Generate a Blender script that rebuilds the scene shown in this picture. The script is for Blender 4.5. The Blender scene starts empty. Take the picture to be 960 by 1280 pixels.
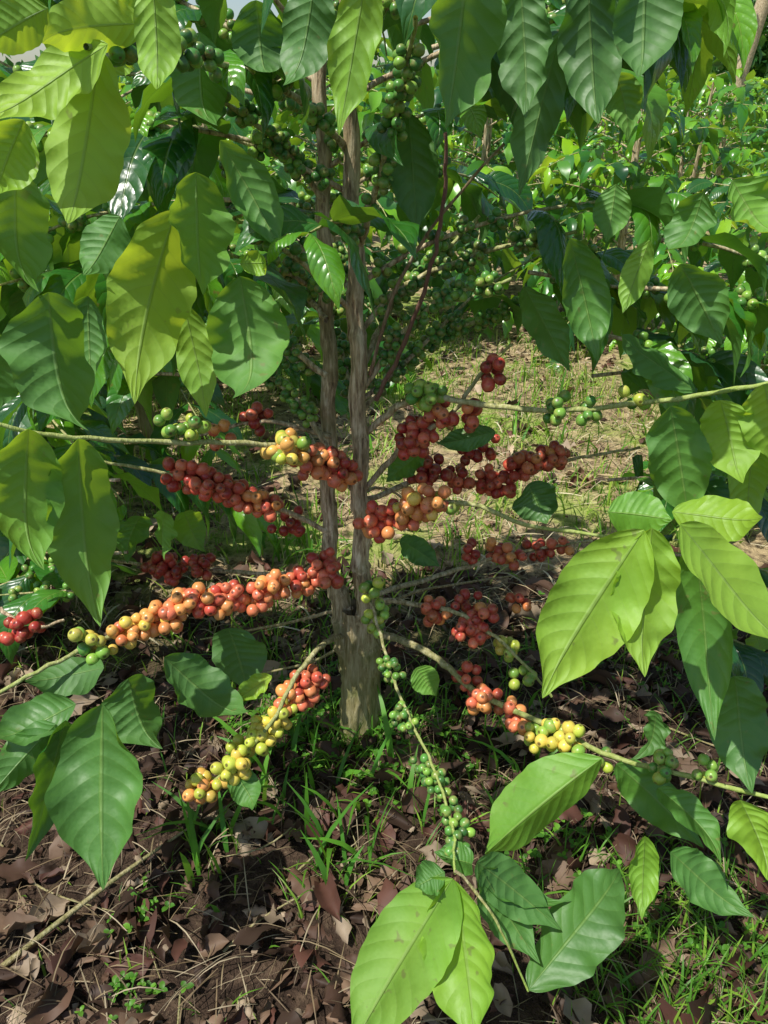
import bpy, math, random
import numpy as np
from mathutils import Vector, noise
rng=np.random.default_rng(11)
R=lambda a,b: float(rng.uniform(a,b))
A=lambda *p: np.array(p,dtype=float)
def nrm(v):
    v=np.asarray(v,float); return v/(np.linalg.norm(v)+1e-9)

# ------------------------------------------------------------------ scene basics
sc=bpy.context.scene
CAMH=1.05; PITCH=math.radians(28.7); FPX=967.0
def W(u,v,Y):
    """surveyed point: where the sight line (u,v) meets the vertical plane y=Y"""
    a=(u-480)/FPX; b=-(v-640)/FPX
    d=A(a, math.cos(PITCH)+b*math.sin(PITCH), -math.sin(PITCH)+b*math.cos(PITCH))
    return A(0,0,CAMH)+d*(Y/d[1])
def depth(p): return p[1]*math.cos(PITCH)+(CAMH-p[2])*math.sin(PITCH)
def G(u,v):
    a=(u-480)/FPX; b=-(v-640)/FPX
    d=A(a, math.cos(PITCH)+b*math.sin(PITCH), -math.sin(PITCH)+b*math.cos(PITCH))
    return A(0,0,CAMH)+d*(CAMH/-d[2])

# ------------------------------------------------------------------ mesh builder
class MB:
    def __init__(s): s.v=[];s.f=[];s.uv=[];s.c=[];s.n=0
    def add(s,v,f,uv=None,c=(0,0,0)):
        v=np.asarray(v,float); n=len(v)
        s.v.append(v); s.f.append(np.asarray(f,int)+s.n)
        s.uv.append(np.zeros((n,2)) if uv is None else uv)
        c=np.asarray(c,float)
        if c.ndim==1: c=np.tile(c,(n,1))
        s.c.append(c); s.n+=n
    def mesh(s,name,mat,smooth=True):
        v=np.concatenate(s.v); f=np.concatenate(s.f); uv=np.concatenate(s.uv); c=np.concatenate(s.c)
        me=bpy.data.meshes.new(name)
        me.vertices.add(len(v)); me.vertices.foreach_set('co',v.ravel())
        me.loops.add(f.size); me.loops.foreach_set('vertex_index',f.ravel())
        me.polygons.add(len(f)); me.polygons.foreach_set('loop_start',np.arange(len(f))*4)
        me.polygons.foreach_set('use_smooth',np.full(len(f),smooth))
        me.update(calc_edges=True)
        l=me.uv_layers.new(name='UVMap'); l.data.foreach_set('uv',uv[f.ravel()].ravel())
        a=me.attributes.new('tint','FLOAT_COLOR','POINT')
        a.data.foreach_set('color',np.concatenate([c,np.ones((len(c),1))],1).ravel())
        me.materials.append(mat); me.update()
        return me
    def build(s,name,mat,parent=None,smooth=True):
        o=bpy.data.objects.new(name,s.mesh(name,mat,smooth)); sc.collection.objects.link(o)
        if parent: o.parent=parent
        return o
def empty(name,loc=(0,0,0)):
    e=bpy.data.objects.new(name,None); e.location=loc; sc.collection.objects.link(e); return e

_grid={}
def grid(nl,nw):
    k=(nl,nw)
    if k not in _grid:
        i=np.arange(nl)[:,None]; j=np.arange(nw)[None,:]; w=nw+1
        a=i*w+j
        _grid[k]=np.stack([a,a+1,a+w+1,a+w],-1).reshape(-1,4)
    return _grid[k]
def profile(t):
    w=(t**0.72)*((1-t)**0.80); w=w/0.349
    k=np.clip((t-.74)/.22,0,1); k=k*k*(3-2*k)
    return w*(1-.5*k)
def leaf(mb,P0,P1,P2,side,Wd,fold=.25,wave=.06,tint=.3,nl=10,nw=4,twist=0.,quilt=0.,curl=0.,rnd=None,hook=0.):
    t=np.linspace(0,1,nl+1)[:,None]
    P=(1-t)**2*P0+2*t*(1-t)*P1+t*t*P2
    T=2*(1-t)*(P1-P0)+2*t*(P2-P1); T/=np.linalg.norm(T,axis=1,keepdims=True)+1e-9
    S=side-(T@side)[:,None]*T; S/=np.linalg.norm(S,axis=1,keepdims=True)+1e-9
    N=np.cross(S,T)
    if twist:
        a=twist*t; S,N=S*np.cos(a)+N*np.sin(a),N*np.cos(a)-S*np.sin(a)
    u=np.linspace(-1,1,nw+1)[None,:]
    w=profile(t)*Wd/2
    au=np.abs(u)
    ph=R(0,6.3); ph2=R(0,6.3); fr=R(1.6,3.4)
    side_ph=np.where(u>0,ph,ph2)
    x=u*w*math.cos(fold)
    ruf=np.sin(2*math.pi*fr*t+side_ph)
    if nl>16: ruf=ruf*.85+.25*np.sin(2*math.pi*fr*2.3*t+side_ph*2.3)
    z=fold*au*w + wave*Wd*au**1.7*ruf*np.minimum(1,profile(t)*1.2)
    z=z-curl*au**2.2*w
    if hook: z=z+hook*Wd*t**5
    x=x*(1-.15*abs(curl)*au**2)
    x=x*(1+.014*np.sin(2*math.pi*9*t+side_ph)*au)
    if quilt: z=z+quilt*Wd*(np.abs(np.sin(math.pi*(9.5*t-1.7*au**1.25)))**1.6)*np.sin(math.pi*np.minimum(1,au*1.0+.03))*np.minimum(1,profile(t)*1.1)
    V=P[:,None,:]+S[:,None,:]*x[:,:,None]+N[:,None,:]*z[:,:,None]
    uv=np.stack(np.broadcast_arrays(u*.5+.5,t),-1).reshape(-1,2)
    mb.add(V.reshape(-1,3),grid(nl,nw),uv,(tint,R(0,1) if rnd is None else rnd,0))
def smooth_path(pts,rad,n=6):
    pts=np.array(pts,float); rad=np.array(rad,float)
    if len(pts)<3:
        t=np.linspace(0,1,n+1)[:,None]; return pts[0]*(1-t)+pts[-1]*t, (rad[0]*(1-t)+rad[-1]*t)[:,0]
    P=np.vstack([2*pts[0]-pts[1],pts,2*pts[-1]-pts[-2]]); out=[];ro=[]
    for i in range(1,len(P)-2):
        for k in range(n):
            t=k/n
            out.append(.5*((2*P[i])+(-P[i-1]+P[i+1])*t+(2*P[i-1]-5*P[i]+4*P[i+1]-P[i+2])*t*t+(-P[i-1]+3*P[i]-3*P[i+1]+P[i+2])*t**3))
            ro.append(rad[i-1]*(1-t)+rad[i]*t)
    out.append(P[-2]); ro.append(rad[-1])
    return np.array(out),np.array(ro)
def tube(mb,P,r,ns=7,c=(0,0,0),knob=0.,rough=0.):
    n=len(P); T=np.gradient(P,axis=0); T/=np.linalg.norm(T,axis=1,keepdims=True)+1e-9
    ref=A(0,0,1) if abs(T[0][2])<.8 else A(1,0,0)
    S=ref-(T@ref)[:,None]*T; S/=np.linalg.norm(S,axis=1,keepdims=True)+1e-9
    N=np.cross(T,S)
    a=np.linspace(0,2*math.pi,ns,endpoint=False)
    rr=np.repeat(np.array(r)[:,None],ns,1)
    if rough: rr=rr*(1+rough*rng.normal(size=rr.shape))
    V=P[:,None]+S[:,None]*(np.cos(a)[None,:]*rr)[...,None]+N[:,None]*(np.sin(a)[None,:]*rr)[...,None]
    i=np.arange(n-1)[:,None]; j=np.arange(ns)[None,:]; j2=(j+1)%ns
    f=np.stack([i*ns+j,i*ns+j2,(i+1)*ns+j2,(i+1)*ns+j],-1).reshape(-1,4)
    uv=np.stack(np.broadcast_arrays((j/ns),np.arange(n)[:,None]/n),-1).reshape(-1,2)
    mb.add(V.reshape(-1,3),f,uv,c)
def cubesphere(k):
    vs=[];fs=[];idx={}
    def vid(p):
        key=tuple(np.round(p,5)); 
        if key not in idx: idx[key]=len(vs); vs.append(p)
        return idx[key]
    for ax in range(3):
        for sg in (-1,1):
            for i in range(k):
                for j in range(k):
                    q=[]
                    for (a,b) in ((i,j),(i+1,j),(i+1,j+1),(i,j+1)):
                        p=np.zeros(3); p[ax]=sg; p[(ax+1)%3]=math.tan((a/k*2-1)*math.pi/4); p[(ax+2)%3]=math.tan((b/k*2-1)*math.pi/4)
                        q.append(vid(nrm(p)))
                    fs.append(q if sg>0 else q[::-1])
    return np.array(vs),np.array(fs)
SPH={6:cubesphere(6),4:cubesphere(4),2:cubesphere(2)}
def berry(mb,c,ax,r,col,res=4):
    V,F=SPH[res]; ax=nrm(ax)
    s=nrm(np.cross(ax,A(.3,.5,.81))); t=np.cross(ax,s)
    h=V[:,2].copy(); el=R(1.02,1.18)
    rr=1-0.10*np.clip((h-.86)/.14,0,1)
    P=c+r*((V[:,0]*rr)[:,None]*s+(V[:,1]*rr)[:,None]*t+(V[:,2]*rr*el)[:,None]*ax)
    uv=np.stack([h*.5+.5,np.full(len(h),R(0,1))],-1)
    mb.add(P,F,uv,col)
def cluster(mb,c,axis,k,r,colf,res=4,spread=1.0):
    axis=nrm(axis); placed=[]
    for _ in range(k*9):
        if len(placed)>=k: break
        d=nrm(rng.normal(size=3)); d=nrm(d-axis*(d@axis)*.75)
        p=c+d*r*R(1.15,2.05)*spread+axis*R(-1.3,1.3)*r
        if all(np.linalg.norm(p-q)>1.66*r for q in placed):
            placed.append(p); berry(mb,p,nrm(d+axis*R(-.4,.4)+A(0,0,-.1)),r*R(.84,1.1),colf(),res)
COL={'dr':(.38,.035,.03),'r':(.60,.085,.055),'rr':(.80,.19,.10),'o':(.90,.37,.11),'y':(.85,.64,.11),'yg':(.55,.64,.08),'lg':(.26,.48,.07),'g':(.10,.29,.05),'dg':(.055,.18,.04)}
def pal(*ks):
    ks=[COL[k] for k in ks]
    def f():
        a=np.array(ks[rng.integers(len(ks))]); b=np.array(ks[rng.integers(len(ks))]); t=R(0,.5)
        return (a*(1-t)+b*t)*R(.75,1.08)
    return f

# ------------------------------------------------------------------ materials
def newmat(name):
    m=bpy.data.materials.new(name); m.use_nodes=True; nt=m.node_tree; nt.nodes.clear()
    return m,nt
class NB:
    def __init__(s,nt): s.nt=nt
    def n(s,t,**k):
        x=s.nt.nodes.new(t)
        for a,b in k.items(): setattr(x,a,b)
        return x
    def l(s,a,b): s.nt.links.new(a,b)
    def val(s,inp,v):
        if isinstance(v,bpy.types.NodeSocket): s.l(v,inp)
        else: inp.default_value=v
    def m(s,op,a,b=None,c=None,clamp=False):
        x=s.n('ShaderNodeMath',operation=op); x.use_clamp=clamp; s.val(x.inputs[0],a)
        if b is not None: s.val(x.inputs[1],b)
        if c is not None: s.val(x.inputs[2],c)
        return x.outputs[0]
    def mix(s,f,a,b,bt='MIX'):
        x=s.n('ShaderNodeMix',data_type='RGBA',blend_type=bt); s.val(x.inputs[0],f)
        for i,v in ((6,a),(7,b)):
            if isinstance(v,bpy.types.NodeSocket): s.l(v,x.inputs[i])
            else: x.inputs[i].default_value=(*v,1)
        return x.outputs[2]
    def ss(s,x,a,b):
        mr=s.n('ShaderNodeMapRange',interpolation_type='SMOOTHSTEP'); s.val(mr.inputs[0],x)
        mr.inputs[1].default_value=a; mr.inputs[2].default_value=b; return mr.outputs[0]
    def noise(s,scale,detail=3,vec=None,rough=.5):
        x=s.n('ShaderNodeTexNoise'); x.inputs['Scale'].default_value=scale; x.inputs['Detail'].default_value=detail; x.inputs['Roughness'].default_value=rough
        if vec is None: vec=s.n('ShaderNodeTexCoord').outputs['Object']
        s.l(vec,x.inputs['Vector']); return x.outputs['Fac']
    def ramp(s,f,stops):
        x=s.n('ShaderNodeValToRGB'); e=x.color_ramp.elements
        while len(e)<len(stops): e.new(.5)
        for q,(p,c) in zip(e,stops): q.position=p; q.color=(*c,1)
        s.l(f,x.inputs[0]); return x.outputs[0]
    def bump(s,h,st,d):
        x=s.n('ShaderNodeBump'); x.inputs['Strength'].default_value=st; x.inputs['Distance'].default_value=d; s.l(h,x.inputs['Height']); return x.outputs[0]
def leafmat(name,simple=False):
    m,nt=newmat(name); b=NB(nt)
    at=b.n('ShaderNodeAttribute',attribute_name='tint'); sp=b.n('ShaderNodeSeparateColor'); b.l(at.outputs['Color'],sp.inputs[0])
    tint,rnd=sp.outputs[0],sp.outputs[1]
    geo=b.n('ShaderNodeNewGeometry')
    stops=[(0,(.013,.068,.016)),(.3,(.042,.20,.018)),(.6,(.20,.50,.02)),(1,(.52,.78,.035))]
    P=b.n('ShaderNodeBsdfPrincipled'); T=b.n('ShaderNodeBsdfTranslucent')
    if simple:
        tt=tint; base=b.ramp(tt,stops); base=b.mix(b.m('MULTIPLY',b.m('SUBTRACT',rnd,.3),.25,clamp=True),base,(.03,.11,.05))
        col=b.mix(geo.outputs['Backfacing'],base,b.mix(.4,base,(.15,.32,.07)))
        tc=b.mix(tt,(.16,.46,.015),(.80,.95,.05))
    else:
        uv=b.n('ShaderNodeUVMap'); su=b.n('ShaderNodeSeparateXYZ'); b.l(uv.outputs[0],su.inputs[0])
        au=b.m('ABSOLUTE',b.m('MULTIPLY_ADD',su.outputs[0],2,-1)); t=su.outputs[1]
        n1=b.noise(9,2); n2=b.noise(75,2)
        s=b.m('SUBTRACT',b.m('MULTIPLY',t,9.5),b.m('MULTIPLY',b.m('POWER',au,1.25),1.7))
        fr=b.m('FRACT',b.m('ADD',s,4)); d=b.m('MULTIPLY',b.m('ABSOLUTE',b.m('SUBTRACT',fr,.5)),2)
        vein=b.m('MULTIPLY',b.ss(d,.88,.99),b.m('SUBTRACT',1,b.m('MULTIPLY',au,.7)))
        mid=b.ss(au,.06,.015)
        vv=b.m('MAXIMUM',b.m('MULTIPLY',vein,.35),mid)
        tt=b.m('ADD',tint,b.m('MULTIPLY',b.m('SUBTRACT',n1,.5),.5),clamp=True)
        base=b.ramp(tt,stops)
        base=b.mix(b.m('MULTIPLY',b.m('SUBTRACT',rnd,.3),.25,clamp=True),base,(.03,.11,.05))
        base=b.mix(b.m('MULTIPLY',b.m('MULTIPLY',vv,.6),b.m('ADD',.35,tint,clamp=True)),base,(.40,.54,.12))
        spot=b.m('MULTIPLY',b.ss(n2,.66,.72),b.ss(n1,.5,.56))
        base=b.mix(b.m('MULTIPLY',spot,.75),base,(.20,.13,.04))
        col=b.mix(geo.outputs['Backfacing'],base,b.mix(.4,base,(.16,.34,.07)))
        hgt=b.m('SUBTRACT',b.m('MULTIPLY',b.m('SUBTRACT',1,b.m('MULTIPLY',d,d)),.45),b.m('MULTIPLY',mid,.8))
        bp=b.bump(b.m('ADD',hgt,b.m('MULTIPLY',n2,.9)),.6,.0022)
        b.l(bp,P.inputs['Normal'])
        tc=b.mix(tt,(.16,.46,.015),(.80,.95,.05)); tc=b.mix(b.m('MULTIPLY',vv,.4),tc,(.10,.24,.03))
    b.l(col,P.inputs['Base Color']); b.l(tc,T.inputs[0])
    b.l(b.m('MULTIPLY_ADD',geo.outputs['Backfacing'],.3,b.m('MULTIPLY_ADD',rnd,.16,.22)),P.inputs['Roughness'])
    P.inputs['Specular IOR Level'].default_value=.8
    M=b.n('ShaderNodeMixShader'); b.l(b.m('MULTIPLY_ADD',tt,.24,.20),M.inputs[0]); b.l(P.outputs[0],M.inputs[1]); b.l(T.outputs[0],M.inputs[2])
    o=b.n('ShaderNodeOutputMaterial'); b.l(M.outputs[0],o.inputs[0]); return m
def berrymat():
    m,nt=newmat('coffee_cherry'); b=NB(nt)
    at=b.n('ShaderNodeAttribute',attribute_name='tint'); uv=b.n('ShaderNodeUVMap'); su=b.n('ShaderNodeSeparateXYZ'); b.l(uv.outputs[0],su.inputs[0])
    h=su.outputs[0]
    n=b.noise(110,3)
    c=b.mix(b.m('MULTIPLY',b.ss(n,.45,.75),.38),at.outputs['Color'],(.72,.42,.18),'MIX')
    c=b.mix(b.m('MULTIPLY',b.ss(b.noise(420,2),.62,.72),.5),c,(.16,.06,.03))
    c=b.mix(b.m('MULTIPLY',b.ss(h,.965,.985),.8),c,(.07,.035,.02))
    P=b.n('ShaderNodeBsdfPrincipled'); b.l(c,P.inputs['Base Color']); P.inputs['Roughness'].default_value=.32
    b.l(b.bump(n,.25,.001),P.inputs['Normal'])
    o=b.n('ShaderNodeOutputMaterial'); b.l(P.outputs[0],o.inputs[0]); return m
def barkmat():
    m,nt=newmat('coffee_bark'); b=NB(nt)
    tc=b.n('ShaderNodeTexCoord'); mp=b.n('ShaderNodeMapping'); mp.inputs['Scale'].default_value=(1,1,.12); b.l(tc.outputs['Object'],mp.inputs[0])
    n=b.noise(190,4,mp.outputs[0],.65); n2=b.noise(22,2)
    c=b.ramp(n,[(.32,(.13,.08,.04)),(.48,(.46,.34,.20)),(.66,(.82,.69,.47))])
    c=b.mix(b.ss(n2,.5,.7),c,b.mix(.4,c,(.20,.21,.08)))
    sep=b.n('ShaderNodeSeparateXYZ'); b.l(tc.outputs['Object'],sep.inputs[0])
    c=b.mix(b.m('MULTIPLY',b.ss(sep.outputs[2],.40,.15),.62),c,b.mix(n2,(.26,.21,.07),(.13,.20,.04)))
    at=b.n('ShaderNodeAttribute',attribute_name='tint'); sp=b.n('ShaderNodeSeparateColor'); b.l(at.outputs['Color'],sp.inputs[0])
    c=b.mix(sp.outputs[0],c,(.32,.46,.08)); c=b.mix(sp.outputs[1],c,(.16,.06,.05))
    P=b.n('ShaderNodeBsdfPrincipled'); b.l(c,P.inputs['Base Color']); P.inputs['Roughness'].default_value=.75
    b.l(b.bump(n,.9,.004),P.inputs['Normal'])
    o=b.n('ShaderNodeOutputMaterial'); b.l(P.outputs[0],o.inputs[0]); return m
def bladesmat(name,dead=False):
    m,nt=newmat(name); b=NB(nt)
    at=b.n('ShaderNodeAttribute',attribute_name='tint')
    c=b.mix(b.m('MULTIPLY',b.noise(60,2),.5),at.outputs['Color'],(.05,.03,.02) if dead else (.07,.18,.02))
    P=b.n('ShaderNodeBsdfPrincipled'); b.l(c,P.inputs['Base Color']); P.inputs['Roughness'].default_value=.6 if dead else .45
    P.inputs['Specular IOR Level'].default_value=.3
    T=b.n('ShaderNodeBsdfTranslucent'); b.l(b.mix(.5,c,(.2,.13,.05) if dead else (.5,.75,.05)),T.inputs[0])
    M=b.n('ShaderNodeMixShader'); M.inputs[0].default_value=.12 if dead else .35; b.l(P.outputs[0],M.inputs[1]); b.l(T.outputs[0],M.inputs[2])
    o=b.n('ShaderNodeOutputMaterial'); b.l(M.outputs[0],o.inputs[0]); return m
def groundmat():
    m,nt=newmat('soil'); b=NB(nt)
    n1=b.noise(2.2,4); n2=b.noise(28,4,None,.7); n3=b.noise(140,3,None,.7)
    c=b.ramp(n2,[(.3,(.022,.014,.010)),(.5,(.055,.035,.024)),(.7,(.12,.08,.052))])  # brown soil, darkened so foreground shade is part of the colour
    c=b.mix(b.m('MULTIPLY',b.ss(n3,.58,.7),.45),c,(.22,.16,.10))
    sep=b.n('ShaderNodeSeparateXYZ'); b.l(b.n('ShaderNodeTexCoord').outputs['Object'],sep.inputs[0])
    far=b.ss(sep.outputs[1],1.15,1.8)
    c=b.mix(b.m('MULTIPLY',b.m('MULTIPLY',far,b.ss(n2,.3,.62)),.8),c,(.66,.50,.28))  # pale dry soil behind the tree, sunlight painted into its brightness
    c=b.mix(b.m('MULTIPLY',b.m('MULTIPLY',b.ss(n1,.48,.58),far),.6),c,(.26,.42,.05))
    P=b.n('ShaderNodeBsdfPrincipled'); b.l(c,P.inputs['Base Color']); P.inputs['Roughness'].default_value=.95; P.inputs['Specular IOR Level'].default_value=.15
    h=b.m('ADD',n2,b.m('MULTIPLY',n3,.35)); b.l(b.bump(h,1,.02),P.inputs['Normal'])
    o=b.n('ShaderNodeOutputMaterial'); b.l(P.outputs[0],o.inputs[0]); return m
LEAF=leafmat('coffee_leaf'); LEAFS=leafmat('far_leaf',True); BERRY=berrymat(); BARK=barkmat(); GRASS=bladesmat('grass_blade'); DEAD=bladesmat('dead_leaf',True); SOIL=groundmat()

# ------------------------------------------------------------------ ground
def gz(x,y):
    f=min(1,max(0,(30-y)/20))
    h=.035*noise.noise(Vector((x*1.3,y*1.3,0)))+.012*noise.noise(Vector((x*6,y*6,3)))
    d=math.hypot(x+.03,y-1.035); h+=.03*math.exp(-(d/.2)**2)
    return h*f
def span(lo,hi,c,n,k):
    s=np.linspace(-1,1,n); q=np.sinh(s*k)/math.sinh(k)
    return np.where(q<0,c+(c-lo)*q,c+(hi-c)*q)
gx=span(-250,250,0,180,6.8); gy=span(-30,400,1.2,200,6.8)
V=np.array([(x,y,gz(x,y)) for x in gx for y in gy])
nb=MB(); f=grid(len(gx)-1,len(gy)-1)[:,::-1]; nb.add(V,f); nb.build('ground',SOIL)

# ------------------------------------------------------------------ generic lateral with leaf pairs
def lateral(wb,lb,bb,start,d,length,r0,leaf_from=.4,leafL=.14,droop=.9,step=.04,nl=9,nw=4,tint=(.05,.4),bprob=.0,br=.005,bcol=None,bn=5,bres=2,green=.5,berry_to=.7,skip=.12):
    d=nrm(d); p=np.array(start,float); pts=[p.copy()]; n=max(3,int(length/step)); dirs=[d.copy()]
    for i in range(n):
        d=nrm(d+A(0,0,-1)*droop*step*1.2+rng.normal(size=3)*.05)
        p=p+d*step; pts.append(p.copy()); dirs.append(d.copy())
    P=np.array(pts); r=np.linspace(r0,r0*.35,len(P))
    c=np.zeros((len(P),6,3)); g=np.clip(np.linspace(-.3,1,len(P)),0,1)*green; c[:,:,0]=g[:,None]
    tube(wb,P,r,6,c.reshape(-1,3))
    for i in range(1,len(P)):
        f=i/n; d=dirs[i]; s=nrm(np.cross(d,A(0,0,1)))
        if bb is not None and f<berry_to and R(0,1)<bprob:
            cluster(bb,P[i],d,int(bn*R(.5,1.3))+1,br,bcol,bres)
        if f>leaf_from:
            last=(i==len(P)-1)
            for sg in (-1,1):
                if R(0,1)<skip: continue
                L=leafL*R(.7,1.2)*(.65 if last else 1)
                od=nrm(s*sg*R(.5,1)+d*R(.2,.8)+A(0,0,R(-.3,.2)))
                dn=R(.25,.95)
                P0=P[i]; P1=P0+od*L*.5+A(0,0,L*R(0,.12)); P2=P0+od*L*(1-.45*dn)+A(0,0,-1)*L*dn*.75
                sd=nrm(np.cross(od,A(0,0,1))+rng.normal(size=3)*.3)
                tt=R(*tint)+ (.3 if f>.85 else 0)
                leaf(lb,P0,P1,P2,sd,L*R(.32,.44),fold=R(-.05,.45),wave=R(.05,.15),tint=tt,nl=nl,nw=nw,twist=R(-1,1),hook=R(-.5,.2),curl=R(-.2,.5))
    return P

# ------------------------------------------------------------------ background bushes (linked meshes)
def bush_meshes(k,h,rad):
    wb,lb,bb=MB(),MB(),MB()
    for s in range(2):
        a=R(0,6.28); top=A(.06*math.cos(a),.06*math.sin(a),h*R(.85,1))
        P,r=smooth_path([A(0,0,-.02),A(.03*math.cos(a),.03*math.sin(a),h*.4),top],[.025,.014,.006]); tube(wb,P,r,8)
        z=.16; az=R(0,6.28)
        while z<h:
            f=z/h
            L=rad*(1.05-.55*f**2)*R(.75,1.15)
            az+=2.4+R(-.4,.4)
            lateral(wb,lb,bb,A(top[0]*f,top[1]*f,z),A(math.cos(az),math.sin(az),.35+.5*f),L,.004,leaf_from=.3,leafL=.155,droop=1.6,step=.062,nl=7,nw=4,tint=(.0,.2+.5*f),bprob=.3,br=.0085,bcol=pal('g','dg','g'),bn=5,bres=2)
            z+=h*.043
    return [wb.mesh('stems_%d'%k,BARK),lb.mesh('leaves_%d'%k,LEAFS),bb.mesh('berries_%d'%k,BERRY)]
BM=[bush_meshes(i,.98+.07*i,.6) for i in range(3)]
near=[]
for ms in BM:
    m2=ms[1].copy(); m2.materials[0]=LEAF; near.append([ms[0],m2,ms[2]])
def place_bush(x,y,s=1.0,k=None):
    k=int(rng.integers(3)) if k is None else k
    e=empty('coffee_bush',(x,y,gz(x,y))); e.rotation_euler=(0,0,R(0,6.28)); e.scale=(s*R(.95,1.1),s*R(.95,1.1),s*R(.92,1.06))
    ms=near[k] if y<3 else (BM[k] if y<6 else BM[k][:2])
    for me,nm in zip(ms,('stems','leaves','berries')):
        o=bpy.data.objects.new(nm,me); sc.collection.objects.link(o); o.parent=e
place_bush(-.95,1.6,1.1,0); place_bush(-.8,2.45,1.15,1); place_bush(-1.75,1.9,1.1,2)
place_bush(1.2,1.8,.88,1); place_bush(1.35,2.65,.9,0); place_bush(-.2,3.5,1.15,2); place_bush(-1.1,3.3,1.1,0)
place_bush(1.05,3.6,.95,2); place_bush(2.0,2.3,.9,0); place_bush(.45,4.1,1.05,1)
y=3.5
while y<17:
    sx=1.15 if y<9 else 1.5
    xmin=-.5*y-.6; xmax=.5*y+.9
    x=xmin+R(0,.8)
    while x<xmax:
        if not(y<4.4 and x<2.2): place_bush(x+R(-.15,.15),y+R(-.2,.2),R(.86,1.02))
        x+=sx
    y+=1.3 if y<9 else 2.2
fm=MB()
for i in range(9000):
    y=17+R(0,1)**1.5*60; x=R(-.55,.6)*y; z=R(.35,1.05)*(1+.1*math.sin(x*2)); d=nrm(rng.normal(size=3)); L=.2+y*.009
    p=A(x,y,z); leaf(fm,p,p+d*L*.5,p+d*L,nrm(rng.normal(size=3)),L*.5,tint=R(.0,.75),nl=3,nw=2)
fm.build('distant_coffee_rows',LEAFS)

# ------------------------------------------------------------------ hero tree
TY=1.035
wood,lv,lvh,ch,gb=MB(),MB(),MB(),MB(),MB()
def stem(pts,rad):
    P,r=smooth_path(pts,rad,14)
    s=np.concatenate([[0],np.cumsum(np.linalg.norm(np.diff(P,axis=0),axis=1))])
    r=r*(1+.2*np.exp(-((s%.052)-.026)**2/(.004**2)))
    P=P+np.stack([.0025*np.sin(s*47),.0025*np.cos(s*39),0*s],-1)
    tube(wood,P,r,16,rough=.045); return P
base=W(452,932,TY); base[2]=0
Pb,rb=smooth_path([base+A(.0,0,-.03),base+A(0,0,.03),W(450,870,TY),W(452,800,TY),W(444,760,TY)],[.062,.043,.033,.029,.022],8)
n=len(Pb); ns=28; a=np.linspace(0,2*math.pi,ns,endpoint=False)
flute=1+.10*np.sin(a*5+1)[None,:]*np.linspace(1,.5,n)[:,None]+.05*np.sin(a*11)[None,:]+.03*rng.normal(size=(n,ns))
V=Pb[:,None,:]+np.stack([np.cos(a)[None,:]*rb[:,None]*flute,np.sin(a)[None,:]*rb[:,None]*flute,np.zeros((n,ns))],-1)
i=np.arange(n-1)[:,None]; j=np.arange(ns)[None,:]; j2=(j+1)%ns
wood.add(V.reshape(-1,3),np.stack([i*ns+j,i*ns+j2,(i+1)*ns+j2,(i+1)*ns+j],-1).reshape(-1,4))
topL=W(398,60,TY+.03); topR=W(433,60,TY-.01)
SL=stem([W(440,850,TY+.01),W(430,780,TY+.01),W(413,700,TY+.02),W(411,600,TY+.03),W(411,450,TY+.03),W(406,300,TY+.03),topL,topL+A(-.02,.02,.3),topL+A(-.03,.03,.5)],[.02,.018,.0125,.0115,.0105,.0095,.0085,.006,.003])
SR=stem([W(458,850,TY-.01),W(458,780,TY-.01),W(452,700,TY-.01),W(450,600,TY-.01),W(447,450,TY-.01),W(443,300,TY-.01),topR,topR+A(.0,-.01,.3),topR+A(.01,-.02,.5)],[.02,.018,.0135,.0125,.0115,.0105,.009,.006,.003])
def br(pts,r0=.0045,r1=.002,green=0.,red=0.):
    Q=[W(*p) for p in pts]; P,r=smooth_path(Q,np.linspace(r0,r1,len(Q)),6)
    c=np.zeros((len(P),8,3)); c[:,:,0]=(np.linspace(0,1,len(P))*green)[:,None]; c[:,:,1]=red
    s=np.arange(len(P)); r=r*(1+.14*(s%3==0)); P=P+rng.normal(size=P.shape)*.0009
    tube(wood,P,r,8,c.reshape(-1,3)); return P
def fruit(p0,p1,cf,n=None,k=10,r=.0088,mb=None,spread=1.,jit=.006):
    """whorls of cherries at the nodes between two points of a branch"""
    a=W(*p0); b=W(*p1); L=np.linalg.norm(b-a); n=n or max(1,int(L/.022)+1)
    for i in range(n):
        t=(i+.5)/n; f=cf(t) if callable(cf) and getattr(cf,'grad',False) else cf
        cluster(mb or ch,a+(b-a)*t+rng.normal(size=3)*jit,b-a+1e-6,int(k*R(.7,1.3)),r*R(.94,1.06),f,6,spread)
def grad(*stops):
    fs=[pal(*s) for s in stops]
    def g(t): return fs[min(len(fs)-1,int(t*len(fs)))]
    g.grad=True; return g
red=pal('r','r','rr','dr'); redo=pal('r','rr','o','rr','dr'); dred=pal('dr','r','dr'); grn=pal('g','lg','g'); lgr=pal('lg','yg','lg','g'); yel=pal('y','yg','y','o')
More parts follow.
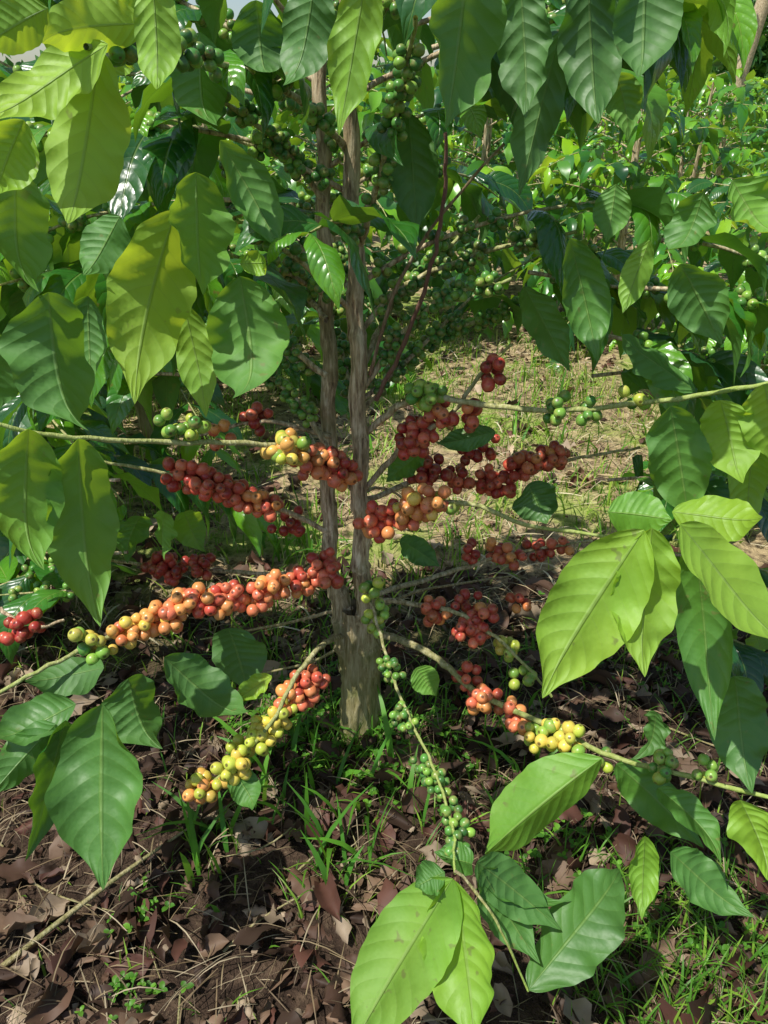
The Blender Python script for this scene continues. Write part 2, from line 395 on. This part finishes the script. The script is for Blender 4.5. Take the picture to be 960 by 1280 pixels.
# left side
br([(412,695,TY),(345,735,.99),(270,748,.94),(150,790,.87),(60,833,.79),(-20,875,.74)],.005,.0022,.7)
fruit((388,722,.99),(310,742,.95),grad(('o','rr','r'),('rr','o')),k=12); fruit((310,742,.95),(235,760,.91),grad(('r','rr'),('rr','o','r')),k=12)
fruit((235,760,.91),(148,792,.86),grad(('o','rr'),('y','o','o'),('rr','o','y')),k=13); fruit((118,808,.84),(95,815,.83),pal('lg','g','y'),k=7)
br([(430,795,TY),(402,806,.97),(368,850,.90),(330,915,.84),(243,998,.79)],.005,.002,.6)
fruit((395,845,.93),(355,880,.88),grad(('rr','o','r'),('rr','o')),k=12)
fruit((355,885,.88),(300,945,.82),grad(('yg','y'),('y','yg','yg')),k=12); fruit((300,945,.82),(245,990,.79),grad(('yg','y'),('y','o','yg')),k=9)
br([(412,665,TY+.02),(330,628,1.03),(230,597,1.0),(120,575,.97)],.0045,.002,.5)
fruit((345,632,1.03),(275,612,1.01),redo,k=11); fruit((275,612,1.01),(212,592,1.0),pal('r','rr','dr'),k=11)
br([(445,618,TY),(405,572,.97),(345,556,.92),(210,552,.86),(70,546,.8),(-30,522,.77)],.0045,.0022,.8)
fruit((428,592,.99),(385,566,.95),redo,k=11); fruit((378,564,.94),(335,557,.91),pal('yg','lg','y','o'),k=9)
fruit((240,540,.88),(200,530,.87),pal('lg','g','yg'),k=7,r=.008)
br([(412,545,TY+.02),(330,527,1.05),(250,545,1.05)],.004,.002); fruit((322,528,1.05),(312,524,1.05),red,n=1,k=12); fruit((285,538,1.05),(270,542,1.05),pal('o','rr'),k=6)
br([(415,720,TY+.03),(300,716,1.1),(180,706,1.13),(80,690,1.15)],.004,.002); fruit((262,715,1.1),(182,706,1.12),dred,k=8)
fruit((412,695,1.0),(408,728,1.0),red,k=7); fruit((350,660,1.08),(385,650,1.08),dred,k=5)
br([(0,760,.9),(35,785,.88),(80,775,.9)],.003,.002); fruit((25,788,.88),(45,782,.88),dred,k=10)
# right side
br([(455,672,TY-.01),(500,645,.96),(575,628,.92),(660,656,.89),(770,672,.86)],.0048,.002,.8)
fruit((462,655,.98),(500,640,.95),pal('r','rr','r','o'),k=13); fruit((500,640,.95),(545,625,.92),pal('o','rr','o','y'),k=13); fruit((560,628,.92),(575,632,.92),pal('yg','lg','rr'),n=1,k=7)
br([(455,612,TY),(505,556,1.02),(560,520,1.0),(600,470,1.0),(640,430,1.0)],.0045,.002,.5)
fruit((500,556,1.02),(545,525,1.01),red,k=11); fruit((545,518,1.01),(588,512,1.0),redo,k=8); fruit((597,470,1.),(615,462,1.),dred,k=8); fruit((515,600,1.08),(552,585,1.08),dred,k=7)
br([(452,545,TY),(520,497,1.0),(600,505,.97),(720,512,.92),(850,497,.86),(990,474,.8)],.005,.0024,.9)
fruit((515,490,.99),(548,497,.99),pal('lg','yg','g'),k=9,mb=gb,r=.008); fruit((680,515,.93),(730,508,.92),grn,k=6,mb=gb,r=.0075); fruit((775,505,.9),(795,500,.9),lgr,k=6,mb=gb,r=.0075)
br([(458,625,TY+.01),(540,597,1.09),(620,603,1.1),(712,575,1.1),(800,560,1.1)],.0045,.002,.3)
fruit((580,568,1.12),(620,560,1.12),dred,k=7); fruit((582,608,1.09),(650,590,1.1),red,k=9); fruit((650,585,1.1),(708,574,1.1),redo,k=10)
br([(462,745,TY),(560,716,1.1),(640,692,1.15),(740,676,1.18)],.0045,.002,.2)
fruit((583,692,1.13),(600,690,1.13),red,n=1,k=7); fruit((625,690,1.14),(640,698,1.14),redo,k=7); fruit((672,692,1.16),(690,686,1.16),red,k=7); fruit((705,680,1.16),(720,676,1.17),pal('rr','o'),n=1,k=4)
br([(470,792,TY),(510,803,.99),(555,830,.96),(600,868,.92),(680,905,.85),(765,945,.78),(860,970,.71),(990,1005,.64)],.0062,.0025,.8)
fruit((572,845,.95),(590,858,.94),red,n=1,k=8); fruit((592,870,.92),(615,880,.91),redo,k=10); fruit((632,893,.89),(655,903,.87),pal('o','rr','o'),n=2,k=8)
fruit((672,912,.85),(728,925,.81),pal('yg','lg','y'),k=9); fruit((815,958,.74),(840,965,.73),lgr,k=7,r=.0075); fruit((875,970,.7),(895,978,.69),lgr,k=6,r=.0075); fruit((745,965,.79),(760,955,.79),lgr,n=1,k=5,r=.0075)
br([(468,748,TY),(530,757,1.03),(580,770,1.0),(640,815,.96),(690,870,.94)],.0045,.002,.5)
fruit((525,765,1.03),(555,762,1.02),redo,k=8); fruit((575,778,1.0),(600,800,.98),red,k=9,n=2); fruit((595,790,.99),(612,765,.99),redo,k=9,n=1); fruit((628,815,.97),(638,820,.96),pal('yg','y','lg'),n=1,k=9); fruit((645,842,.95),(655,850,.95),lgr,n=1,k=5)
fruit((642,755,1.08),(655,750,1.08),pal('rr','r','o'),n=1,k=6); fruit((570,760,1.04),(600,755,1.04),dred,k=5)
# hanging green chain to the bottom leaves
br([(458,735,TY-.02),(466,760,.97),(486,830,.9),(508,890,.82),(540,955,.73),(566,1030,.63),(568,1090,.56)],.0027,.0014,.9)
for q in [(460,740,.98),(468,755,.97),(472,778,.96)]: fruit(q,(q[0]+4,q[1]+12,q[2]),lgr,n=1,k=9,r=.0078,mb=gb)
for q in [(484,830,.9),(490,845,.88),(505,885,.83),(512,905,.8),(530,940,.75),(545,965,.72),(553,985,.7),(560,1015,.65),(570,1030,.63),(566,1048,.61)]: fruit(q,(q[0]+4,q[1]+8,q[2]),pal('g','lg','g','dg'),n=1,k=9,r=.0058,mb=gb,spread=1.1)
# reddish upright twig and inner bare twigs
br([(470,500,1.02),(505,430,.99),(540,330,.95),(556,240,.92),(557,165,.9)],.0032,.0018,0,.85)
br([(462,470,1.02),(500,350,1.0),(560,260,.97),(630,180,.93)],.0026,.0015,.3,.5)
for q in [[(440,390,TY),(395,345,.96),(340,300,.88),(290,270,.8)],[(436,190,TY),(380,130,.95),(310,90,.85),(200,60,.72),(110,60,.62)],[(440,430,TY),(500,360,1.05),(620,310,1.05),(720,290,1.0)],
          [(443,330,TY),(470,240,.97),(500,120,.88),(520,20,.8)],[(408,470,TY),(340,420,1.05),(250,370,1.05),(130,330,1.0)],[(405,250,TY),(360,190,1.0),(300,140,.95),(240,110,.9)],[(446,500,TY),(500,420,1.02),(560,370,1.0),(640,350,.97)],
          [(445,280,TY),(500,200,1.08),(570,130,1.1),(650,60,1.1)],[(409,400,TY),(370,360,1.1),(320,330,1.12),(240,300,1.1)],[(410,560,TY),(370,500,1.05),(320,460,1.08),(260,440,1.1)],[(448,470,TY),(490,380,1.1),(540,330,1.12),(600,270,1.15)],
          [(448,520,TY),(520,440,1.12),(600,400,1.16),(690,370,1.2)],[(409,350,TY),(350,280,1.05),(300,220,1.08),(240,170,1.1)]]:
    P=br(q,.0042,.002,.6)
    for i in range(4,len(P)-2):
        if R(0,1)<.66: cluster(gb,P[i],P[i+1]-P[i],int(R(5,10)),.0060,pal('g','lg','g','dg'),4)
br([(448,620,TY),(480,610,1.1),(530,640,1.15)],.003,.0015); br([(458,770,TY),(520,740,1.12),(640,720,1.2)],.0035,.0015); br([(440,760,TY),(350,780,1.1),(250,800,1.15)],.0035,.0015); br([(445,800,TY),(380,830,1.08),(290,850,1.1)],.003,.0015)

# procedural laterals of the crown
def on(S,z):
    return S[np.argmin(np.abs(S[:,2]-z))]
z=.60; az=1.0; k=0
while z<1.42:
    S=SL if k%2 else SR; az+=2.4+R(-.3,.3); k+=1
    d=A(math.cos(az),math.sin(az),.6)
    L=R(.4,.56)
    if z<.8 and math.sin(az)<.1: z+=.012; continue        # front opened up (picked / pruned)
    if math.sin(az)<-.25: L*=.55
    if z>1.12 and math.sin(az)<.0: z+=.02; continue
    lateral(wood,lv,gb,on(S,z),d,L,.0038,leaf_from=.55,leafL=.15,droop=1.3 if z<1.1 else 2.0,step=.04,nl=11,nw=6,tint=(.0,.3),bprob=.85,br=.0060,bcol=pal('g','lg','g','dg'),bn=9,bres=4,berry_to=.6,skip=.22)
    z+=.026
# extra outer laterals at both sides (left and right leaf masses) and the top
for (u,v,Y,dx,dy,dz,L) in [(300,330,1.0,-1,-.25,.1,.34),(320,250,1.0,-1,-.3,.15,.36),(290,420,1.1,-1,.1,.15,.4),(250,470,1.1,-1,-.1,.1,.34),(330,180,1.0,-.9,-.3,.25,.36),
      (330,120,1.05,-1,.2,.2,.4),(640,300,1.15,1,.1,.05,.3),(660,340,1.1,1,-.1,.0,.3),(540,60,1.0,.9,-.1,.3,.3),(520,30,1.05,.9,.25,.3,.36),(470,0,1.0,.6,.4,.4,.36),(560,120,1.15,.9,.3,.3,.32),(360,20,1.0,-.3,-.2,.4,.26),(400,0,.95,.2,-.3,.4,.22),
      (560,20,1.1,.8,-.1,.25,.26),(620,60,1.15,.6,-.2,.3,.18),(300,30,1.1,-.8,.1,.3,.3),
      (760,420,1.0,1,-.2,0,.3),(740,470,1.05,1,.1,.05,.36),(760,600,1.05,1,.05,.05,.32),(780,690,1.0,1,0,.0,.3),(790,770,1.0,1,.1,-.05,.28),(800,360,.95,1,-.1,.0,.22),(820,300,1.0,1,0,.05,.24),
      (150,600,1.0,-1,0,.05,.25),(160,690,1.05,-1,0,0,.3),(120,740,1.0,-1,-.1,0,.2)]:
    lateral(wood,lv,gb,W(u,v,Y),A(dx,dy,dz),L,.003,leaf_from=.12,leafL=.145,droop=1.2,step=.042,nl=11,nw=6,tint=(.0,.45) if v>140 else (0,.2),bprob=.5,br=.0062,bcol=pal('g','lg','g'),bn=8,bres=4,berry_to=.8,skip=.2)  # topmost laterals get darker tints, shade of the crown put into leaf colour

# hand-placed foreground leaves: base, tip, width, tint (age; dark tints at the top paint crown shade)
def H(b,t,w,tint,sag=.12,roll=0.,wave=.05,fold=.22,twist=0.,curl=0.,nl=44,hook=0.):
    P0=W(*b); P2=W(*t); D=P2-P0; L=np.linalg.norm(D); w=w*depth((P0+P2)/2)/FPX
    view=nrm((P0+P2)/2-A(0,0,CAMH)); side=nrm(np.cross(D,view)); nn=np.cross(side,nrm(D))
    P1=(P0+P2)/2+nn*L*sag+A(0,0,L*.05)
    s=side*math.cos(roll)+nn*math.sin(roll)
    leaf(lvh,P0,P1,P2,s,w*1.1,fold=fold,wave=wave,tint=tint,nl=nl,nw=14,twist=twist,quilt=R(.010,.026),curl=curl,hook=hook)
HL=[
 ((135,55,.62),(-15,165,.58),78,.95),((125,62,.62),(92,305,.60),92,.9),((185,30,.64),(40,45,.6),62,.95),((190,-40,.62),(200,125,.6),62,.85),((30,150,.66),(-10,250,.64),70,.75),
 ((150,-30,.66),(215,60,.66),60,.75),((60,10,.7),(-20,60,.68),60,.7),((120,90,.75),(165,60,.7),50,.8),
 ((220,262,.80),(158,492,.78),98,.9),((245,215,.80),(250,370,.76),92,.55),((275,175,.80),(352,315,.78),62,.45),((300,330,.78),(345,330,.76),30,.8),((300,345,.80),(325,512,.76),112,.35),((228,375,.84),(262,522,.82),50,.75),
 ((60,365,.72),(82,552,.68),112,.3),((110,370,.78),(112,480,.76),62,.3),((36,536,.77),(28,718,.73),86,.55),((98,548,.80),(112,778,.76),96,.45),((20,210,.75),(20,370,.72),84,.4),((150,270,.85),(110,350,.83),60,.25),((0,420,.8),(-10,520,.8),60,.3),
 ((128,880,.70),(125,1112,.58),118,.25),((82,900,.72),(42,1078,.64),72,.14),((160,848,.80),(186,942,.76),84,.16),((205,822,.86),(302,915,.82),72,.14),((285,785,.95),(312,865,.93),66,.1),((95,880,.74),(-10,940,.7),62,.16),((70,905,.72),(-15,1000,.66),52,.2),((130,835,.8),(30,860,.78),50,.12),
 ((290,960,.80),(322,1012,.77),38,.35),((340,845,.9),(292,880,.88),28,.85),
 ((462,-50,.72),(424,170,.72),66,.8),((588,-70,.72),(562,160,.70),112,.35),((395,-30,.8),(372,120,.8),70,.1),((650,-30,.78),(660,150,.76),72,.1),((735,-40,.75),(742,165,.74),80,.08),((808,-50,.72),(800,112,.70),84,.08),((765,-30,.8),(720,110,.8),70,.05),((700,40,.85),(650,245,.85),56,.15),((510,140,.95),(522,292,.95),64,.05),((250,40,.85),(252,172,.83),66,.3),((320,0,.85),(330,110,.85),70,.2),((770,90,.85),(790,170,.85),50,.5),
 ((915,225,.75),(962,315,.72),74,.6),((712,298,.88),(748,455,.86),60,.3),((812,300,.85),(778,392,.83),34,.7),((655,358,.95),(708,465,.93),52,.12),((770,230,.9),(760,300,.88),50,.4),((850,330,.8),(900,430,.78),70,.3),((880,240,.85),(850,330,.84),60,.2),
 ((838,508,.80),(862,660,.78),76,.4),((900,500,.80),(925,600,.78),70,.8),((955,480,.78),(975,580,.76),70,.85),((940,560,.8),(930,670,.8),50,.7),((870,490,.9),(760,420,.88),50,.2),
 ((805,662,.66),(672,868,.60),112,.85),((815,660,.66),(795,845,.60),92,.85),((850,655,.66),(985,840,.58),96,.9),((868,675,.72),(892,925,.66),76,.28),((918,845,.72),(932,992,.66),70,.14),((760,640,.72),(840,650,.7),60,.5),((840,640,.75),(960,660,.7),60,.8),
 ((820,890,.9),(812,955,.88),40,.15),((822,985,.7),(918,1072,.64),46,.3),((925,1000,.64),(970,1100,.58),66,.8),((806,1045,.66),(800,1145,.62),38,.7),((838,1065,.66),(925,1150,.62),62,.25),((770,955,.76),(880,1060,.7),60,.35),
 ((566,1098,.55),(432,1318,.44),108,.68),((568,1100,.55),(598,1315,.44),98,.72),((596,1078,.56),(702,1162,.54),58,.2),((602,1088,.56),(662,1196,.53),64,.22),((600,1100,.56),(700,1150,.56),40,.2),((660,1238,.50),(790,1082,.56),88,.12),((556,1090,.56),(518,1110,.55),42,.2),((590,1080,.57),(540,1070,.6),40,.3),
 ((660,605,1.02),(682,655,1.0),56,.1),((500,675,1.05),(550,708,1.05),36,.12),((530,565,1.06),(482,602,1.06),34,.3),((620,540,1.0),(545,560,1.0),32,.1),((230,640,1.08),(250,690,1.08),42,.5),((175,645,1.05),(150,700,1.05),46,.3),((205,640,1.05),(200,700,1.03),40,.55)]
for h in HL:
    H(*h,sag=R(.08,.32),roll=R(-.6,.6),wave=R(.05,.14),fold=R(.08,.5),twist=R(-.8,.8),curl=R(-.1,.6),hook=R(-.7,.3))
H((752,948,.76),(606,1068,.66),86,.6,sag=.3,roll=.5,fold=.5,wave=.05)
H((520,835,.95),(545,870,.93),34,.6)
br([(568,1085,.56),(620,1150,.53),(660,1238,.5)],.0018,.0012,.9)

tree=empty('coffee_tree',(0,0,0))
wood.build('stems_and_branches',BARK,tree); lv.build('crown_leaves',LEAF,tree); lvh.build('large_leaves',LEAF,tree); ch.build('cherries',BERRY,tree); gb.build('green_berries',BERRY,tree)

# ------------------------------------------------------------------ ground cover
def blades(mb,n,posf,hr,wr,cols,lean=.6,flat=False):
    for _ in range(n):
        x,y=posf(); zz=gz(x,y)
        h=R(*hr); w=R(*wr); a=R(0,6.28); d=A(math.cos(a),math.sin(a),0)
        ln=R(.1,1)*lean
        t=np.linspace(0,1,5)[:,None]
        if flat: P=A(x,y,zz+.004)+d*h*t+A(0,0,1)*(.25*h*R(0,1)*np.sin(t*3.14)+R(0,.02))
        else: P=A(x,y,zz-.005)+d*h*ln*t**1.8+A(0,0,1)*h*(t-ln*.45*t**2.5)
        s=nrm(np.cross(d,A(0,0,1))+rng.normal(size=3)*.3)
        wt=w*np.array([.7,1,.9,.6,.05])[:,None]*.5
        V=np.stack([P-s*wt,P+s*wt],1).reshape(-1,3)
        c=np.array(cols[rng.integers(len(cols))])*R(.7,1.2)
        mb.add(V,grid(4,1),None,c)
def uni(x0,x1,y0,y1): return lambda:(R(x0,x1),R(y0,y1))
def clump(x0,x1,y0,y1):
    def f():
        for _ in range(12):
            x,y=R(x0,x1),R(y0,y1)
            if noise.noise(Vector((x*2.3,y*2.3,7)))+.6*noise.noise(Vector((x*7,y*7,9)))>R(-.35,.35): break
        return x,y
    return f
def patch(cx,cy,s): return lambda:(cx+rng.normal()*s,cy+rng.normal()*s)
greens=[(.11,.30,.03),(.17,.40,.04),(.08,.24,.03),(.30,.50,.06)]
straw=[(.72,.60,.35),(.58,.45,.25),(.8,.70,.46),(.34,.24,.13)]
straw_shade=[(.38,.29,.16),(.24,.17,.09),(.5,.41,.26),(.14,.10,.06)]  # foreground straw, with the shade mixed into its darker colours
g=MB()
def gp(u,v): p=G(u,v); return p[0],p[1]
for (u,v,s,n) in [(450,950,.06,150),(380,930,.07,170),(540,930,.08,160),(610,900,.1,120),(880,1250,.09,340),(780,1230,.08,180),(930,1120,.1,220),(850,1180,.1,200),(260,1080,.04,30),(420,1090,.05,40),(330,880,.1,140),(680,1060,.06,70),(900,900,.12,200),(500,1040,.06,50)]:
    x,y=gp(u,v); blades(g,n,patch(x,y,s),(.03,.09),(.0015,.0045),greens,.9)
blades(g,15000,clump(-1.5,2.2,1.22,4.0),(.02,.10),(.002,.006),greens+[(.50,.62,.10),(.42,.62,.08),(.6,.62,.2),(.3,.55,.06)],.9)
blades(g,600,uni(-.9,1.2,.5,1.4),(.02,.06),(.0015,.004),greens,1)
for (u,v,s,n) in [(420,1090,.03,14),(250,1085,.03,12),(380,700,.05,16),(440,1010,.05,14),(350,690,.05,14),(640,960,.05,14),(300,1030,.05,8),(360,1000,.05,12),(600,560,.2,30),(680,520,.2,30)]:
    x,y=gp(u,v); blades(g,n,patch(x,y,s),(.07,.17),(.006,.012),[(.09,.30,.04),(.15,.42,.04)],1)
g.build('grass',GRASS)
w=MB()
for (u,v,s,n) in [(400,930,.07,150),(190,1150,.03,14),(170,1240,.03,16),(680,1050,.05,40),(340,910,.06,80),(480,960,.05,80),(900,1200,.08,50),(760,820,.1,60),(560,960,.06,50)]:
    cx,cy=gp(u,v)
    for _ in range(n):
        x,y=cx+rng.normal()*s,cy+rng.normal()*s; z0=gz(x,y)+R(.005,.03); a=R(0,6.28)
        for q in range(3):
            b=a+q*2.1; d=A(math.cos(b),math.sin(b),.2); L=R(.006,.012); P0=A(x,y,z0)
            leaf(w,P0,P0+d*L*.5+A(0,0,.002),P0+d*L,nrm(np.cross(d,A(0,0,1))),L*.75,tint=.3,nl=4,nw=2)
for i in range(len(w.c)): w.c[i][:]=np.array(greens[int(rng.integers(3))])*R(.7,1.2)
w.build('weeds',GRASS)
s=MB()
blades(s,5500,uni(-1.1,1.3,.38,1.5),(.02,.10),(.0008,.0022),straw_shade,1,True)
blades(s,5500,uni(-1.8,2.4,1.3,4.2),(.04,.14),(.002,.005),straw,1,True)
s.build('dry_straw',DEAD)
dl=MB(); dc=[(.085,.045,.03),(.13,.072,.045),(.055,.032,.022),(.22,.14,.09),(.11,.045,.032),(.42,.32,.22)]
for i in range(6200):
    if i<4200: x,y=R(-1.1,1.2),R(.38,1.6)
    else: x,y=R(-1.8,2.4),R(1.4,4.3)
    L=R(.012,.045) if R(0,1)<.72 else R(.045,.08)
    a=R(0,6.28); d=A(math.cos(a),math.sin(a),R(-.3,.35)); P0=A(x,y,gz(x,y)+R(.002,.016)); nn=A(0,0,1)
    leaf(dl,P0,P0+d*L*.5+nn*L*R(-.1,.35),P0+d*L,nrm(np.cross(d,nn)+A(0,0,R(-.7,.7))),L*R(.35,.7),fold=R(-.5,1.0),wave=R(.1,.35),nl=8,nw=4,twist=R(-2,2),curl=R(-.9,.9))
    dl.c[-1][:]=np.array(dc[int(rng.integers(len(dc)))])*R(.7,1.3)*(1 if i<4200 else 1.6)  # litter in the clearing is lightened to paint in the sun
dl.build('dead_leaf_litter',DEAD)
tw=MB()
def twig(p,q,r):
    P,rr=smooth_path([p,(p+q)/2+rng.normal(size=3)*A(.02,.02,.004),q],[r,r*.8,r*.4],5); tube(tw,P,rr,6)
x,y=gp(0,1225); x2,y2=gp(240,1050); twig(A(x,y,.02),A(x2,y2,.03),.0045)
for _ in range(200):
    x,y=R(-1,1.3),R(.42,2.6); a=R(0,6.28); L=R(.05,.25); twig(A(x,y,gz(x,y)+.006),A(x+L*math.cos(a),y+L*math.sin(a),gz(x+L*math.cos(a),y+L*math.sin(a))+R(.004,.02)),R(.001,.0025))
tw.build('fallen_twigs',BARK)

# ------------------------------------------------------------------ tall trees in the distance
def big_tree(name,x,y,h,crown,n,trunk_r,lean=0.,low=.2,leafs=.22,sx=1.):
    e=empty(name,(x,y,0)); wb,lb=MB(),MB()
    top=A(lean*h,0,h*.85); P,r=smooth_path([A(0,0,-.1),A(lean*h*.3,0,h*.3),A(lean*h*.7,.1,h*.6),top],[trunk_r,trunk_r*.8,trunk_r*.55,trunk_r*.15]); tube(wb,P,r,12,rough=.04)
    cl=[]
    for i in range(30):
        f=R(low,1); q=P[int(f*.99*(len(P)-1))]; a=R(0,6.28); rr=crown*R(.35,1)*(1.1-.5*f)
        e2=q+A(math.cos(a)*rr,math.sin(a)*rr,R(-.1,.25)*crown); B,br_=smooth_path([q,(q+e2)/2+A(0,0,.15*crown),e2],[trunk_r*.3,trunk_r*.18,.02],4); tube(wb,B,br_,6); cl.append(e2); cl.append((q+e2)/2+A(0,0,.1*crown))
    for c in cl:
        s=crown*R(.12,.26)
        for _ in range(n//len(cl)):
            p=c+rng.normal(size=3)*s*A(1,1,.7); p[2]=abs(p[2]); d=nrm(rng.normal(size=3)+A(0,0,-.5)); L=leafs*R(.6,1.3)
            leaf(lb,p,p+d*L*.5+A(0,0,.1*L),p+d*L,nrm(rng.normal(size=3)),L*.5,tint=R(.0,.2),nl=2,nw=2)
    wb.build('trunk_and_limbs',BARK,e); lb.build('crown',LEAFS,e)
big_tree('shade_tree',7.4,19,12,2.4,3500,.17,.16,.4,.3)
big_tree('shade_tree',11.0,23,6.5,3.2,13000,.25,0,.0,.32)
dm=MB()
for i in range(7000):
    x=R(-100,150); y=R(140,150); h=4+1.5*noise.noise(Vector((x*.05,0,1)))+2*noise.noise(Vector((x*.2,2,1)))+max(0,(x-52)*.25)
    p=A(x,y,R(0,1)**.7*h); d=nrm(rng.normal(size=3)); L=R(1.3,2.6)
    leaf(dm,p,p+d*L*.5,p+d*L,nrm(rng.normal(size=3)),L*.7,tint=R(.0,.25),nl=2,nw=2)
dm.build('distant_tree_line',LEAFS)

# ------------------------------------------------------------------ light, sky, camera
sun=nrm(A(-.38,-.24,.88)); 
L=bpy.data.lights.new('sun','SUN'); L.energy=5.0; L.angle=math.radians(.5); L.color=(1,.97,.89)
lo=bpy.data.objects.new('sun',L); sc.collection.objects.link(lo); lo.rotation_euler=Vector(sun).to_track_quat('Z','Y').to_euler(); lo.location=(0,0,6)
w=bpy.data.worlds.new('World'); sc.world=w; w.use_nodes=True; nt=w.node_tree
sky=nt.nodes.new('ShaderNodeTexSky'); sky.sky_type='NISHITA'; sky.sun_disc=False
sky.sun_elevation=math.asin(sun[2]); sky.sun_rotation=math.atan2(sun[0],sun[1]); sky.air_density=1.0; sky.dust_density=1.0
bg=nt.nodes['Background']; nt.links.new(sky.outputs[0],bg.inputs[0]); bg.inputs[1].default_value=.12
cam=bpy.data.cameras.new('camera'); co=bpy.data.objects.new('camera',cam); sc.collection.objects.link(co); sc.camera=co
co.location=(0,0,CAMH); co.rotation_euler=(math.pi/2-PITCH,0,0); cam.sensor_fit='VERTICAL'; cam.sensor_height=24; cam.lens=12/(640/FPX); cam.clip_start=.02; cam.clip_end=800
sc.view_settings.view_transform='Standard'; sc.view_settings.look='None'; sc.view_settings.exposure=0
